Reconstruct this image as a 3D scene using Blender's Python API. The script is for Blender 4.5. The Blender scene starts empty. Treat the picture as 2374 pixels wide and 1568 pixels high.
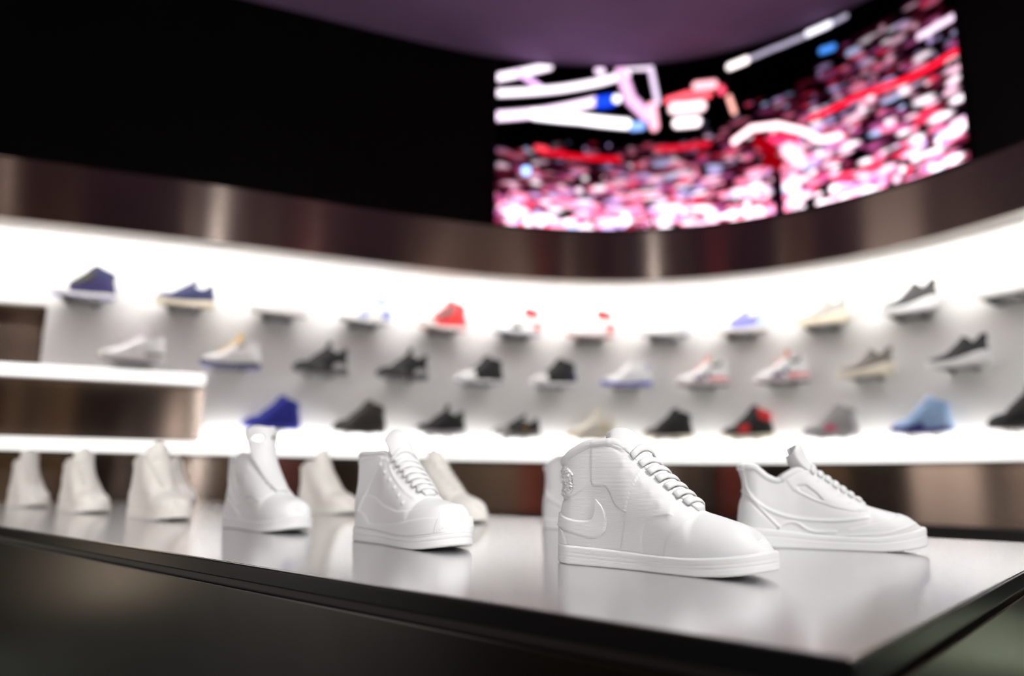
import bpy, bmesh, math, random
import numpy as np
from mathutils import Matrix, Vector

scene = bpy.context.scene
COL = scene.collection
R = math.radians
rng = np.random.default_rng(7)

# ------------------------------------------------------------------ camera
CAM_Z = 0.90                      # a hand's width above the table top
TILT, ROLL = math.atan(336 / 1714.6), 0.012
cd = bpy.data.cameras.new('camera')
cam = bpy.data.objects.new('camera', cd)
COL.objects.link(cam)
cs, sn, ct, st_ = math.cos(ROLL), math.sin(ROLL), math.cos(TILT), math.sin(TILT)
right = Vector((cs, -sn * st_, sn * ct))
up = Vector((-sn, -cs * st_, cs * ct))
fwd = Vector((0, ct, st_))
m = Matrix((right, up, -fwd)).transposed().to_4x4()
m.translation = (0, 0, CAM_Z)
cam.matrix_world = m
cd.sensor_width = 36.0
cd.lens = 26.0
cd.clip_start = 0.02
cd.dof.use_dof = True
cd.dof.focus_distance = 0.93
cd.dof.aperture_fstop = 1.7
scene.camera = cam

# ------------------------------------------------------------------ world, exposure
world = bpy.data.worlds.new('world')
scene.world = world
world.use_nodes = True
world.node_tree.nodes['Background'].inputs[0].default_value = (0.9, 0.85, 0.8, 1)
world.node_tree.nodes['Background'].inputs[1].default_value = 0.0
scene.view_settings.view_transform = 'Standard'
scene.view_settings.look = 'None'
scene.view_settings.exposure = 0.0
scene.view_settings.gamma = 1.0
scene.view_settings.use_curve_mapping = False
cy = scene.cycles
cy.max_bounces, cy.diffuse_bounces, cy.glossy_bounces, cy.transmission_bounces = 7, 3, 4, 5
cy.caustics_reflective = True
cy.caustics_refractive = False
cy.use_adaptive_sampling = True
cy.adaptive_threshold = 0.015
cy.use_light_tree = False

LED_TOP, LED_BOTTOM, SHELF_GLOW, SCREEN_GAIN = 68.0, 40.0, 1.2, 2.3
KEY_W, FILL_W = 340.0, 95.0

# ------------------------------------------------------------------ helpers
def tag(o, label=None, cat=None, group=None, kind=None):
    if label: o['label'] = label
    if cat: o['category'] = cat
    if group: o['group'] = group
    if kind: o['kind'] = kind
    return o

def empty(name, loc=(0, 0, 0), rz=0.0):
    o = bpy.data.objects.new(name, None)
    o.empty_display_size = 0.05
    COL.objects.link(o)
    o.location = loc
    o.rotation_euler = (0, 0, rz)
    return o

def mesh_obj(name, verts, faces, mat, parent=None, smooth=True, merge=0.0, fix=False):
    me = bpy.data.meshes.new(name)
    me.from_pydata([tuple(map(float, v)) for v in verts], [], [tuple(map(int, f)) for f in faces])
    if merge or fix:
        bm = bmesh.new(); bm.from_mesh(me)
        if merge: bmesh.ops.remove_doubles(bm, verts=bm.verts, dist=merge)
        if fix: bmesh.ops.recalc_face_normals(bm, faces=bm.faces)
        bm.to_mesh(me); bm.free()
    if smooth:
        me.polygons.foreach_set('use_smooth', [True] * len(me.polygons))
    me.update()
    if mat: me.materials.append(mat)
    o = bpy.data.objects.new(name, me)
    COL.objects.link(o)
    if parent: o.parent = parent
    return o

def bm_obj(name, bm, mat, parent=None, smooth=False):
    me = bpy.data.meshes.new(name)
    bm.to_mesh(me); bm.free()
    if smooth: me.polygons.foreach_set('use_smooth', [True] * len(me.polygons))
    if mat: me.materials.append(mat)
    o = bpy.data.objects.new(name, me)
    COL.objects.link(o)
    if parent: o.parent = parent
    return o

def box_bm(x0, x1, y0, y1, z0, z1, bevel=0.0, seg=2, bm=None):
    new = bm is None
    if new: bm = bmesh.new()
    r = bmesh.ops.create_cube(bm, size=1.0)
    bmesh.ops.scale(bm, vec=(x1 - x0, y1 - y0, z1 - z0), verts=r['verts'])
    bmesh.ops.translate(bm, vec=((x0 + x1) / 2, (y0 + y1) / 2, (z0 + z1) / 2), verts=r['verts'])
    if bevel:
        ed = {e for v in r['verts'] for e in v.link_edges}
        bmesh.ops.bevel(bm, geom=list(ed), offset=bevel, segments=seg, affect='EDGES', profile=0.5)
    return bm

def cyl_bm(p0, p1, r0, r1=None, seg=16, bm=None):
    if bm is None: bm = bmesh.new()
    r1 = r0 if r1 is None else r1
    p0, p1 = Vector(p0), Vector(p1)
    d = p1 - p0
    q = d.to_track_quat('Z', 'Y').to_matrix().to_4x4()
    q.translation = (p0 + p1) / 2
    bmesh.ops.create_cone(bm, cap_ends=True, segments=seg, radius1=r0, radius2=r1, depth=d.length, matrix=q)
    return bm

def grid_faces(nr, nc, flip=False, off=0):
    i, j = np.meshgrid(np.arange(nr - 1), np.arange(nc - 1), indexing='ij')
    a = (i * nc + j).ravel() + off
    f = np.stack([a, a + 1, a + nc + 1, a + nc], 1)
    return f[:, ::-1] if flip else f

# ------------------------------------------------------------------ materials
def pmat(name, col, rough=0.5, metal=0.0, spec=0.5, ior=1.45, trans=0.0, sss=0.0, coat=0.0, emit=None, estr=0.0, noise=0.0, nscale=30.0, bump=0.0, bscale=200.0):
    m = bpy.data.materials.new(name)
    m.use_nodes = True
    nt = m.node_tree
    b = nt.nodes['Principled BSDF']
    b.inputs['Base Color'].default_value = (*col, 1)
    b.inputs['Roughness'].default_value = rough
    b.inputs['Metallic'].default_value = metal
    b.inputs['Specular IOR Level'].default_value = spec
    b.inputs['IOR'].default_value = ior
    b.inputs['Transmission Weight'].default_value = trans
    b.inputs['Coat Weight'].default_value = coat
    if sss:
        b.inputs['Subsurface Weight'].default_value = sss
        b.inputs['Subsurface Radius'].default_value = (.01, .008, .006)
    if emit:
        b.inputs['Emission Color'].default_value = (*emit, 1)
        b.inputs['Emission Strength'].default_value = estr
    if noise or bump:
        tc = nt.nodes.new('ShaderNodeTexCoord')
    if noise:
        n = nt.nodes.new('ShaderNodeTexNoise')
        n.inputs['Scale'].default_value = nscale
        n.inputs['Detail'].default_value = 4
        nt.links.new(tc.outputs['Object'], n.inputs['Vector'])
        r = nt.nodes.new('ShaderNodeValToRGB')
        r.color_ramp.elements[0].color = (*[c * (1 - noise) for c in col], 1)
        r.color_ramp.elements[1].color = (*[min(1, c * (1 + noise)) for c in col], 1)
        r.color_ramp.elements[0].position = .3
        r.color_ramp.elements[1].position = .7
        nt.links.new(n.outputs['Fac'], r.inputs['Fac'])
        nt.links.new(r.outputs['Color'], b.inputs['Base Color'])
    if bump:
        n2 = nt.nodes.new('ShaderNodeTexNoise')
        n2.inputs['Scale'].default_value = bscale
        nt.links.new(tc.outputs['Object'], n2.inputs['Vector'])
        bp = nt.nodes.new('ShaderNodeBump')
        bp.inputs['Strength'].default_value = bump
        bp.inputs['Distance'].default_value = 0.002
        nt.links.new(n2.outputs['Fac'], bp.inputs['Height'])
        nt.links.new(bp.outputs['Normal'], b.inputs['Normal'])
    return m

def printed_plastic(name, col):
    """white plastic with fine horizontal print layers"""
    m = pmat(name, col, rough=0.42, spec=0.45)
    nt = m.node_tree; b = nt.nodes['Principled BSDF']
    tc = nt.nodes.new('ShaderNodeTexCoord')
    w = nt.nodes.new('ShaderNodeTexWave')
    w.bands_direction = 'Z'
    w.inputs['Scale'].default_value = 190
    w.inputs['Distortion'].default_value = 0.6
    w.inputs['Detail'].default_value = 1
    nt.links.new(tc.outputs['Object'], w.inputs['Vector'])
    n = nt.nodes.new('ShaderNodeTexNoise')
    n.inputs['Scale'].default_value = 420
    mp = nt.nodes.new('ShaderNodeMapping')
    mp.inputs['Scale'].default_value = (0.12, 0.12, 1.6)
    nt.links.new(tc.outputs['Object'], mp.inputs['Vector'])
    nt.links.new(mp.outputs['Vector'], n.inputs['Vector'])
    ad = nt.nodes.new('ShaderNodeMath'); ad.operation = 'ADD'
    nt.links.new(w.outputs['Fac'], ad.inputs[0]); nt.links.new(n.outputs['Fac'], ad.inputs[1])
    bp = nt.nodes.new('ShaderNodeBump')
    bp.inputs['Strength'].default_value = 0.22
    bp.inputs['Distance'].default_value = 0.0012
    nt.links.new(ad.outputs[0], bp.inputs['Height'])
    nt.links.new(bp.outputs['Normal'], b.inputs['Normal'])
    return m

def brushed(name, col, rough, aniso, rot=0.0, streak=0.12):
    """metal brushed along U: highlights stretch across the brushing"""
    m = pmat(name, col, rough=rough, metal=1.0)
    nt = m.node_tree; b = nt.nodes['Principled BSDF']
    b.inputs['Anisotropic'].default_value = aniso
    b.inputs['Anisotropic Rotation'].default_value = rot
    t = nt.nodes.new('ShaderNodeTangent'); t.direction_type = 'UV_MAP'; t.uv_map = 'UVMap'
    nt.links.new(t.outputs[0], b.inputs['Tangent'])
    tc = nt.nodes.new('ShaderNodeTexCoord')
    mp = nt.nodes.new('ShaderNodeMapping'); mp.inputs['Scale'].default_value = (1.2, 160, 1)
    nt.links.new(tc.outputs['UV'], mp.inputs['Vector'])
    n = nt.nodes.new('ShaderNodeTexNoise'); n.inputs['Scale'].default_value = 3; n.inputs['Detail'].default_value = 3
    nt.links.new(mp.outputs['Vector'], n.inputs['Vector'])
    r = nt.nodes.new('ShaderNodeMapRange')
    r.inputs['To Min'].default_value = rough - streak / 2; r.inputs['To Max'].default_value = rough + streak / 2
    nt.links.new(n.outputs['Fac'], r.inputs['Value'])
    nt.links.new(r.outputs['Result'], b.inputs['Roughness'])
    return m

def emat(name, col, strength):
    m = bpy.data.materials.new(name); m.use_nodes = True
    nt = m.node_tree; nt.nodes.remove(nt.nodes['Principled BSDF'])
    e = nt.nodes.new('ShaderNodeEmission')
    e.inputs[0].default_value = (*col, 1); e.inputs[1].default_value = strength
    nt.links.new(e.outputs[0], nt.nodes['Material Output'].inputs[0])
    return m

M = dict(
    print_white=printed_plastic('white_print_plastic', (.73, .742, .75)),
    print_cream=printed_plastic('cream_print_plastic', (.75, .735, .69)),
    display_white=pmat('white_satin_laminate', (.86, .85, .84), rough=.55, noise=.012, nscale=3),
    black_wall=pmat('black_gloss_paint', (.003, .0028, .003), rough=.5, spec=.12),
    ceiling=pmat('dark_ceiling_with_glow_tint', (.20, .12, .235), rough=.9, spec=.1, noise=.08, nscale=2),  # purple tint puts the screen's glow into the ceiling colour
    floor=pmat('grey_green_terrazzo', (.16, .18, .155), rough=.35, noise=.25, nscale=18),
    bronze=brushed('brushed_bronze_metal', (.38, .29, .24), .21, 1.0, .25, .04),
    table_top=pmat('polished_steel_sheet', (.80, .79, .795), rough=.18, metal=1.0, noise=.03, nscale=5),
    table_body=pmat('black_polished_steel_panel', (.032, .030, .029), rough=.24, metal=1.0, noise=.1, nscale=12),
    table_edge=pmat('black_bevelled_metal', (.006, .006, .0065), rough=.25, spec=.10),
    plinth=pmat('black_plinth', (.008, .007, .007), rough=.5),
    acrylic=pmat('frosted_acrylic', (.93, .93, .94), rough=.12, trans=.75),
    steel=pmat('satin_steel', (.5, .48, .46), rough=.35, metal=1),
    led=emat('warm_white_led', (1, .985, .96), LED_TOP),
    led_up=emat('warm_white_led_ledge', (1, .985, .96), LED_BOTTOM),
    lit_edge=pmat('backlit_opal_acrylic', (.86, .86, .86), rough=.4, emit=(1, .99, .97), estr=SHELF_GLOW),
    brown_wall=pmat('walnut_brown_wall', (.05, .026, .017), rough=.6, noise=.3, nscale=6),
    cream_stone=pmat('cream_plaster', (.62, .52, .45), rough=.7, noise=.08, nscale=8),
    red_fabric=pmat('red_banner_cloth', (.45, .05, .04), rough=.8, noise=.1),
    brass=pmat('satin_brass', (.62, .46, .25), rough=.4, metal=.6),
    dark_metal=pmat('black_lamp_housing', (.02, .02, .02), rough=.4),
    lens=emat('lamp_lens', (1, .93, .85), 14.0),
    post=emat('added_post_glow', (.93, .97, 1), 17.0),
    warm_strip=emat('added_amber_strip_glow', (1, .74, .42), .75),
    amber_box=emat('added_amber_box_glow', (1, .70, .40), .35),
    lantern=emat('added_lantern_glow', (1, .80, .58), 3.6),
    bench=pmat('grey_green_upholstery', (.36, .40, .31), rough=.8, noise=.08, nscale=40),
    gold=pmat('polished_gold', (.95, .66, .22), rough=.18, metal=1.0),
    red_box=emat('added_red_box_glow', (1, .12, .08), .4),
    white_box=emat('added_white_box_glow', (1, .92, .86), 2.4),
)

# ------------------------------------------------------------------ the curved wall's plan
KN = np.array([-2.6, -1.5, -.6, .3, 1.2, 2.1, 3.0, 3.7])
KA = np.array([.3449, .4219, .3221, -.0233, -.4788, -.8850, -1.2411, -1.5708])
PS = np.linspace(-6.2, 7.4, 800)
_a = np.interp(PS, KN, KA)
_a = np.convolve(np.pad(_a, 20, mode='edge'), np.ones(41) / 41, 'valid')
_ds = PS[1] - PS[0]
PX = np.cumsum(np.cos(_a)) * _ds; PY = np.cumsum(np.sin(_a)) * _ds
_i0 = int(np.argmin(abs(PS)))
PX = PX - PX[_i0] + .3; PY = PY - PY[_i0] + 4.6406
PA = _a

def wall_pt(s, d=0.0):
    x, y, a = np.interp(s, PS, PX), np.interp(s, PS, PY), np.interp(s, PS, PA)
    return x + math.sin(a) * d, y - math.cos(a) * d, a

def wall_strip(name, s0, s1, prof, mat, parent=None, step=.05, closed=True, smooth=True, caps=True):
    """sweep a (depth, z) profile along the wall; depth is measured into the room"""
    n = max(2, int(abs(s1 - s0) / step) + 1)
    ss = np.linspace(s0, s1, n)
    V, UV = [], []
    for s in ss:
        for d, z in prof:
            x, y, a = wall_pt(s, d)
            V.append((x, y, z)); UV.append((s, z + d))
    k = len(prof)
    F = []
    for i in range(n - 1):
        for j in range(k if closed else k - 1):
            j2 = (j + 1) % k
            F.append((i * k + j, i * k + j2, (i + 1) * k + j2, (i + 1) * k + j))
    if closed and caps:
        F.append(tuple(range(k))); F.append(tuple((n - 1) * k + j for j in reversed(range(k))))
    me = bpy.data.meshes.new(name)
    me.from_pydata(V, [], F)
    uv = me.uv_layers.new(name='UVMap')
    for l in me.loops: uv.data[l.index].uv = UV[l.vertex_index]
    bm = bmesh.new(); bm.from_mesh(me); bmesh.ops.recalc_face_normals(bm, faces=bm.faces)
    if smooth:
        for f in bm.faces: f.smooth = len(f.verts) == 4
        for e in bm.edges:
            if len(e.link_faces) == 2 and e.calc_face_angle(0) > R(35): e.smooth = False
    bm.to_mesh(me); bm.free()
    me.materials.append(mat)
    o = bpy.data.objects.new(name, me); COL.objects.link(o)
    if parent: o.parent = parent
    return o

# ------------------------------------------------------------------ the room shell
Z_MET, Z_LB, Z_SOF, Z_BAND, Z_CEIL = .715, 1.030, 2.120, 2.425, 3.545
SMAX = 7.2
o = bm_obj('floor', box_bm(-9, 7, -5.2, 7, -.1, 0), M['floor']); tag(o, 'dark grey green polished store floor', kind='structure')
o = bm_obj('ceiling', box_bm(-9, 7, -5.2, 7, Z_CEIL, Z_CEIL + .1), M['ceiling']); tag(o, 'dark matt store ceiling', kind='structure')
o = wall_strip('wall_front', -6.1, SMAX, [(.30, Z_BAND), (.30, Z_CEIL), (-.14, Z_CEIL), (-.14, Z_BAND)], M['black_wall'])
tag(o, 'curved glossy black wall above the metal band', kind='structure')
o = wall_strip('wall_rear', -6.1, SMAX, [(-.06, Z_MET), (-.06, Z_BAND), (-.14, Z_BAND), (-.14, Z_MET)], M['bronze'])
tag(o, 'curved brushed bronze wall behind the white display', kind='structure')
o = wall_strip('trim_1', -6.1, SMAX, [(.30, Z_SOF), (.30, Z_BAND), (.285, Z_BAND), (.285, Z_SOF)], M['bronze'])
tag(o, 'curved brushed bronze fascia band under the black wall', kind='structure')
o = wall_strip('trim_2', -6.1, SMAX, [(.285, Z_SOF + .05), (.285, Z_BAND), (-.06, Z_BAND), (-.06, Z_SOF + .05)], M['display_white'])
tag(o, 'white soffit over the display', kind='structure')
o = wall_strip('baseboard_front', -6.1, SMAX, [(.02, 0), (.02, Z_MET), (-.14, Z_MET), (-.14, 0)], M['plinth'])
tag(o, 'black plinth below the bronze wall', kind='structure')
o = bm_obj('wall_back', box_bm(-9, 7, -5.2, -5.0, 0, Z_CEIL), M['brown_wall']); tag(o, 'dark brown back wall', kind='structure')
o = bm_obj('wall_left', box_bm(-6.4, -6.2, -5.0, 2.2, 0, Z_CEIL), M['brown_wall']); tag(o, 'dark brown side wall', kind='structure')

# ------------------------------------------------------------------ the white display wall
S_STEP1, S_STEP2, S_END = -2.86, -2.08, 3.55
disp = empty('display_wall', (*wall_pt(0)[:2], Z_LB))
tag(disp, 'stepped white lit sneaker display wall under the metal band', 'display wall')
def dchild(o):
    o.parent = disp; o.matrix_parent_inverse = Matrix.Translation(disp.location).inverted(); return o
for s0, s1, z0 in ((-6.0, S_STEP1, 1.765), (S_STEP1, S_STEP2, 1.455), (S_STEP2, S_END, 1.089)):
    dchild(wall_strip('panel', s0, s1, [(0, z0), (0, Z_SOF + .05), (-.06, Z_SOF + .05), (-.06, z0)], M['display_white']))
for nm, s1, dd, za, zb in (('shelf', S_STEP2, .03, 1.396, 1.455), ('ledge', S_END, .06, Z_LB, Z_LB + .062)):
    b_ = dchild(wall_strip(nm, -6.0, s1, [(dd - .004, za), (dd - .004, zb), (-.06, zb), (-.06, za)], M['display_white']))
    g_ = wall_strip('lit_front', -6.0, s1, [(dd, za), (dd, zb), (dd - .004, zb), (dd - .004, za)], M['lit_edge'])
    g_.parent = b_
dchild(wall_strip('led_strip', -6.0, S_END, [(.262, Z_SOF + .044), (.262, Z_SOF + .05), (.232, Z_SOF + .05), (.232, Z_SOF + .044)], M['led']))
dchild(wall_strip('ledge_light', S_STEP2, S_END, [(.050, Z_LB + .062), (.050, Z_LB + .066), (.034, Z_LB + .066), (.034, Z_LB + .062)], M['led_up']))

# ------------------------------------------------------------------ the curved video screen
STROKES = [
    ([(0.0013, 0.915), (0.1195, 1.032)], 0.0351, (1, 0.9, 1)),
    ([(0.0486, 0.964), (0.1013, 0.884)], 0.0243, (0.85, 0.6, 0.9)),
    ([(0.0016, 0.813), (0.1518, 0.89), (0.2431, 0.945), (0.3048, 0.993)], 0.0324, (1, 0.92, 1)),
    ([(0.0026, 0.664), (0.1115, 0.728), (0.2275, 0.812)], 0.0405, (1, 0.85, 1)),
    ([(0.0866, 0.704), (0.192, 0.696), (0.3026, 0.663)], 0.0432, (1.2, 1.15, 1.2)),
    ([(0.2406, 0.808), (0.2649, 0.818)], 0.054, (0.05, 0.16, 0.8)),
    ([(0.2792, 0.83), (0.2812, 0.829)], 0.0351, (1.1, 1.1, 1.2)),
    ([(0.3163, 0.645), (0.3364, 0.647)], 0.0378, (0.4, 0.55, 0.9)),
    ([(0.2383, 1.02), (0.2435, 1.014)], 0.0378, (0.9, 0.75, 0.9)),
    ([(0.2904, 1.012), (0.3115, 0.826), (0.3492, 0.712)], 0.054, (0.8, 0.55, 0.75)),
    ([(0.3048, 1.034), (0.3559, 1.025)], 0.0243, (0.8, 0.7, 0.8)),
    ([(0.361, 1.03), (0.376, 0.79)], 0.0243, (0.75, 0.65, 0.78)),
    ([(0.3617, 0.766), (0.3665, 0.638)], 0.0432, (1, 0.6, 0.7)),
    ([(0.3994, 0.795), (0.4447, 0.818), (0.4939, 0.795)], 0.0297, (1, 0.25, 0.3)),
    ([(0.4137, 0.74), (0.4754, 0.732)], 0.0486, (1.1, 0.85, 0.9)),
    ([(0.4208, 0.643), (0.4642, 0.637)], 0.0432, (1.2, 1.05, 1.1)),
    ([(0.4671, 0.864), (0.5067, 0.855)], 0.0378, (1, 0.6, 0.65)),
    ([(0.5217, 0.818), (0.5252, 0.8)], 0.0324, (0.9, 0.2, 0.3)),
    ([(0.5399, 0.752), (0.5498, 0.653)], 0.0216, (0.9, 0.55, 0.5)),
    ([(0.547, 0.947), (0.6323, 0.979), (0.7987, 1.009)], 0.0189, (0.45, 0.42, 0.5)),
    ([(0.545, 0.945), (0.5821, 0.96)], 0.0297, (1.1, 1, 1)),
    ([(0.7185, 1.0), (0.7642, 1.005)], 0.0243, (0.9, 0.88, 0.95)),
    ([(0.9358, 0.706), (0.9971, 0.714)], 0.0243, (0.8, 0.68, 0.8)),
    ([(0.745, 0.866), (0.7677, 0.861)], 0.027, (0.15, 0.35, 0.7)),
    ([(0.7994, 0.79), (0.8144, 0.79)], 0.027, (0.35, 0.38, 0.5)),
    ([(0.7131, 0.496), (0.8109, 0.53), (0.9192, 0.514), (1.001, 0.538)], 0.0216, (0.85, 0.05, 0.12)),
    ([(0.5466, 0.472), (0.5853, 0.53), (0.6409, 0.512), (0.6936, 0.436), (0.7275, 0.358), (0.7665, 0.345)], 0.027, (1.2, 0.9, 0.95)),
    ([(0.5978, 0.443), (0.6288, 0.37)], 0.0486, (0.35, 0.0, 0.03)),
    ([(0.63, 0.442), (0.6744, 0.39)], 0.0324, (0.95, 0.1, 0.25)),
    ([(0.6185, 0.321), (0.6361, 0.289)], 0.054, (0.3, 0.0, 0.02)),
    ([(0.661, 0.349), (0.6808, 0.279)], 0.0594, (1.15, 0.7, 0.8)),
    ([(0.6345, 0.213), (0.6355, 0.011)], 0.0378, (0.02, 0.0, 0.02)),
    ([(0.6693, 0.167), (0.6706, -0.008)], 0.0459, (0.9, 0.75, 0.85)),
    ([(0.1019, 0.474), (0.1815, 0.45), (0.2808, 0.436)], 0.0243, (0.6, 0.02, 0.06)),
    ([(0.3712, 0.49), (0.4891, 0.485)], 0.0243, (0.6, 0.05, 0.1)),
    ([(0.0668, 0.339), (0.0696, 0.34)], 0.0351, (0.6, 0.85, 1.3)),
    ([(0.092, 0.491), (0.1118, 0.488)], 0.0243, (0.8, 0.15, 0.2)),
]
def paint_screen(ns, nz):
    W_, H_ = 3.13, 1.05
    u, v = np.meshgrid(np.linspace(0, 1, ns), np.linspace(0, 1.035, nz), indexing='ij')
    X, Y = u * W_, v * H_
    img = np.zeros((ns, nz, 3)); img[:] = (.004, .002, .004)
    g = np.random.default_rng(11)
    pal = np.array([(1, .45, .60), (1, .72, .84), (1.12, 1.02, 1.08), (.85, .12, .22), (.75, .6, .9), (.55, .2, .4), (.25, .05, .1), (.9, .35, .5), (.65, .7, .95), (.1, .03, .06)])
    def blob(cx, cy, rx, ry, col, soft=.5, mode=1.0):
        x0, x1 = np.searchsorted(X[:, 0], [cx - rx * 1.5, cx + rx * 1.5]); y0, y1 = np.searchsorted(Y[0], [cy - ry * 1.5, cy + ry * 1.5])
        if x1 <= x0 or y1 <= y0: return
        d = np.sqrt(((X[x0:x1, y0:y1] - cx) / rx) ** 2 + ((Y[x0:x1, y0:y1] - cy) / ry) ** 2)
        w = np.clip((1 + soft / 2 - d) / soft, 0, 1)[..., None] * mode
        img[x0:x1, y0:y1] = img[x0:x1, y0:y1] * (1 - w) + np.array(col) * w
    # seated crowd, denser and brighter towards the court
    for k in range(1500):
        cx = g.uniform(0, W_); t = g.uniform(0, 1) ** 1.25
        lim = np.interp(cx / W_, [0, .12, .45, .62, .8, 1], [.44, .47, .50, .62, .84, .96])
        cy = t * lim * H_ * 1.02
        f = 1 - cy / (lim * H_)
        p = np.array([.14, .10, .11, .08, .08, .12, .15, .10, .04, .14]) * 1.0
        p[2] *= .4 + 1.6 * f; p[9] *= 3.0 * (1 - f) + .4; p[6] *= 2.2 * (1 - f) + .4; p /= p.sum()
        c = pal[g.choice(10, p=p)] * (.36 + .85 * f)
        rx = g.uniform(.016, .075); ry = g.uniform(.011, .024)
        blob(cx, cy, rx, ry, c, .6, .9)
    for k in range(90):                               # stray highlights in the dark upper stand
        cx = g.uniform(0, W_); cy = g.uniform(.42, .7) * H_
        blob(cx, cy, g.uniform(.012, .04), .012, pal[g.choice([1, 3, 4, 8])] * g.uniform(.15, .5), .6)
    blob(.30, 1.0, .42, .0, (0, 0, 0))
    # keep the area around the arms dark
    for pts, w, c in STROKES:
        pass
    for cx, cy, rx, ry in ((.35, .86, .60, .32), (1.30, .90, .35, .28), (1.05, .62, .30, .06)):
        blob(cx, cy, rx, ry, (.004, .002, .004), .25)
    for pts, w, c in STROKES:
        P = np.array(pts) * (W_, H_)
        dmin = np.full(X.shape, 9.0)
        for a, b in zip(P[:-1], P[1:]):
            ab = b - a; L2 = max(1e-9, (ab ** 2).sum())
            t = np.clip(((X - a[0]) * ab[0] + (Y - a[1]) * ab[1]) / L2, 0, 1)
            dmin = np.minimum(dmin, np.hypot(X - a[0] - t * ab[0], Y - a[1] - t * ab[1]))
        wgt = np.clip((w * .98 - dmin) / (w * .35), 0, 1)[..., None]
        img = img * (1 - wgt) + np.array(c) * wgt
    return img

def make_screen():
    ns, nz = 430, 150
    ss = np.linspace(-.51, 2.62, ns); zz = 2.44 + np.linspace(0, 1.035, nz) * 1.05
    V = []
    for s in ss:
        x, y, a = wall_pt(s, .315)
        V += [(x, y, z) for z in zz]
    root = empty('video_screen', (*wall_pt(1.05, .30)[:2], 2.44))
    tag(root, 'wide curved video screen showing a red and white arena crowd', 'screen')
    img = paint_screen(ns, nz)
    mt = bpy.data.materials.new('led_screen_picture'); mt.use_nodes = True
    nt = mt.node_tree; nt.nodes.remove(nt.nodes['Principled BSDF'])
    at = nt.nodes.new('ShaderNodeAttribute'); at.attribute_name = 'picture'
    e = nt.nodes.new('ShaderNodeEmission'); e.inputs[1].default_value = SCREEN_GAIN
    mt.cycles.emission_sampling = 'NONE'; nt.links.new(at.outputs['Color'], e.inputs[0]); nt.links.new(e.outputs[0], nt.nodes['Material Output'].inputs[0])
    o = mesh_obj('picture', V, grid_faces(ns, nz), mt, None, smooth=True)
    at = o.data.color_attributes.new('picture', 'FLOAT_COLOR', 'POINT')
    c = np.concatenate([np.clip(img.reshape(-1, 3), 0, 4) ** 1.7, np.ones((ns * nz, 1))], 1)
    at.data.foreach_set('color', c.ravel().astype(np.float32))
    hz = 2.44 + 1.035 * 1.05
    h = wall_strip('housing', -.515, 2.625, [(.313, 2.436), (.313, hz + .003), (.301, hz + .003), (.301, 2.436)], M['plinth'])
    for q in (o, h):
        q.parent = root; q.matrix_parent_inverse = Matrix.Translation(root.location).inverted()
make_screen()

# ------------------------------------------------------------------ the table
TDIR = Vector((-.749, .663, 0)).normalized(); TIN = Vector((.663, .749, 0)).normalized()     # along the front edge to the left, and inwards
TC = Vector((.204, .464, 0)); TLEN, TDEP, TZ = 3.38, 1.25, .80
def on_table(t, d, z=TZ):
    p = TC + TDIR * t + TIN * d
    return (p.x, p.y, z)
def shoe_spot(t, d):
    return (TC.x - .722 * t + .692 * d, TC.y + .692 * t + .722 * d, TZ)
TROT = math.atan2(-TDIR.y, -TDIR.x)                                # local +x runs to the right along the front edge
table = empty('display_table', (*on_table(TLEN / 2, TDEP / 2, 0)[:2], 0), TROT)
tag(table, 'long low black display table with a polished reflective top', 'table')
hx, hy = TLEN / 2, TDEP / 2
bm_obj('edge_frame', box_bm(-hx, hx, -hy, hy, TZ - .020, TZ - .0015, .0018, 3), M['table_edge'], table)
bm_obj('top_sheet', box_bm(-hx + .002, hx - .002, -hy + .002, hy - .002, TZ - .0015, TZ, .0005, 1), M['table_top'], table)
bm_obj('reveal', box_bm(-hx + .012, hx - .012, -hy + .012, hy - .012, TZ - .030, TZ - .020), M['plinth'], table)
def table_panel(name, x0, x1, y0, y1, z0, z1, face):
    o = bm_obj(name, box_bm(x0, x1, y0, y1, z0, z1, .0025, 2), M['table_body'], table)
    uv = o.data.uv_layers.new(name='UVMap')
    for l in o.data.loops:
        c = o.data.vertices[l.vertex_index].co
        uv.data[l.index].uv = ((c.x if face == 'x' else c.y), c.z)
    return o
table_panel('front_panel', -hx + .004, hx - .004, -hy + .004, -hy + .024, .06, TZ - .030, 'x')
table_panel('back_panel', -hx + .004, hx - .004, hy - .024, hy - .004, .06, TZ - .030, 'x')
table_panel('end_panel', hx - .024, hx - .004, -hy + .024, hy - .024, .06, TZ - .030, 'y')
table_panel('end_panel', -hx + .004, -hx + .024, -hy + .024, hy - .024, .06, TZ - .030, 'y')
bm_obj('plinth', box_bm(-hx + .05, hx - .05, -hy + .05, hy - .05, 0, .06), M['plinth'], table)

# ------------------------------------------------------------------ shoe builder
def hermite(x, pts):
    """monotone cubic through the key points"""
    p = np.array(pts, float); X, Y = p[:, 0], p[:, 1]
    h = np.diff(X); d = np.diff(Y) / h
    m = np.zeros(len(X)); m[0], m[-1] = d[0], d[-1]
    for i in range(1, len(X) - 1):
        if d[i - 1] * d[i] > 0:
            w1, w2 = 2 * h[i] + h[i - 1], h[i] + 2 * h[i - 1]
            m[i] = (w1 + w2) / (w1 / d[i - 1] + w2 / d[i])
    x = np.clip(x, X[0], X[-1]); k = np.clip(np.searchsorted(X, x, 'right') - 1, 0, len(X) - 2)
    t = (x - X[k]) / h[k]
    return ((1 + 2 * t) * (1 - t) ** 2) * Y[k] + t * (1 - t) ** 2 * h[k] * m[k] + t * t * (3 - 2 * t) * Y[k + 1] + t * t * (t - 1) * h[k] * m[k + 1]

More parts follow.
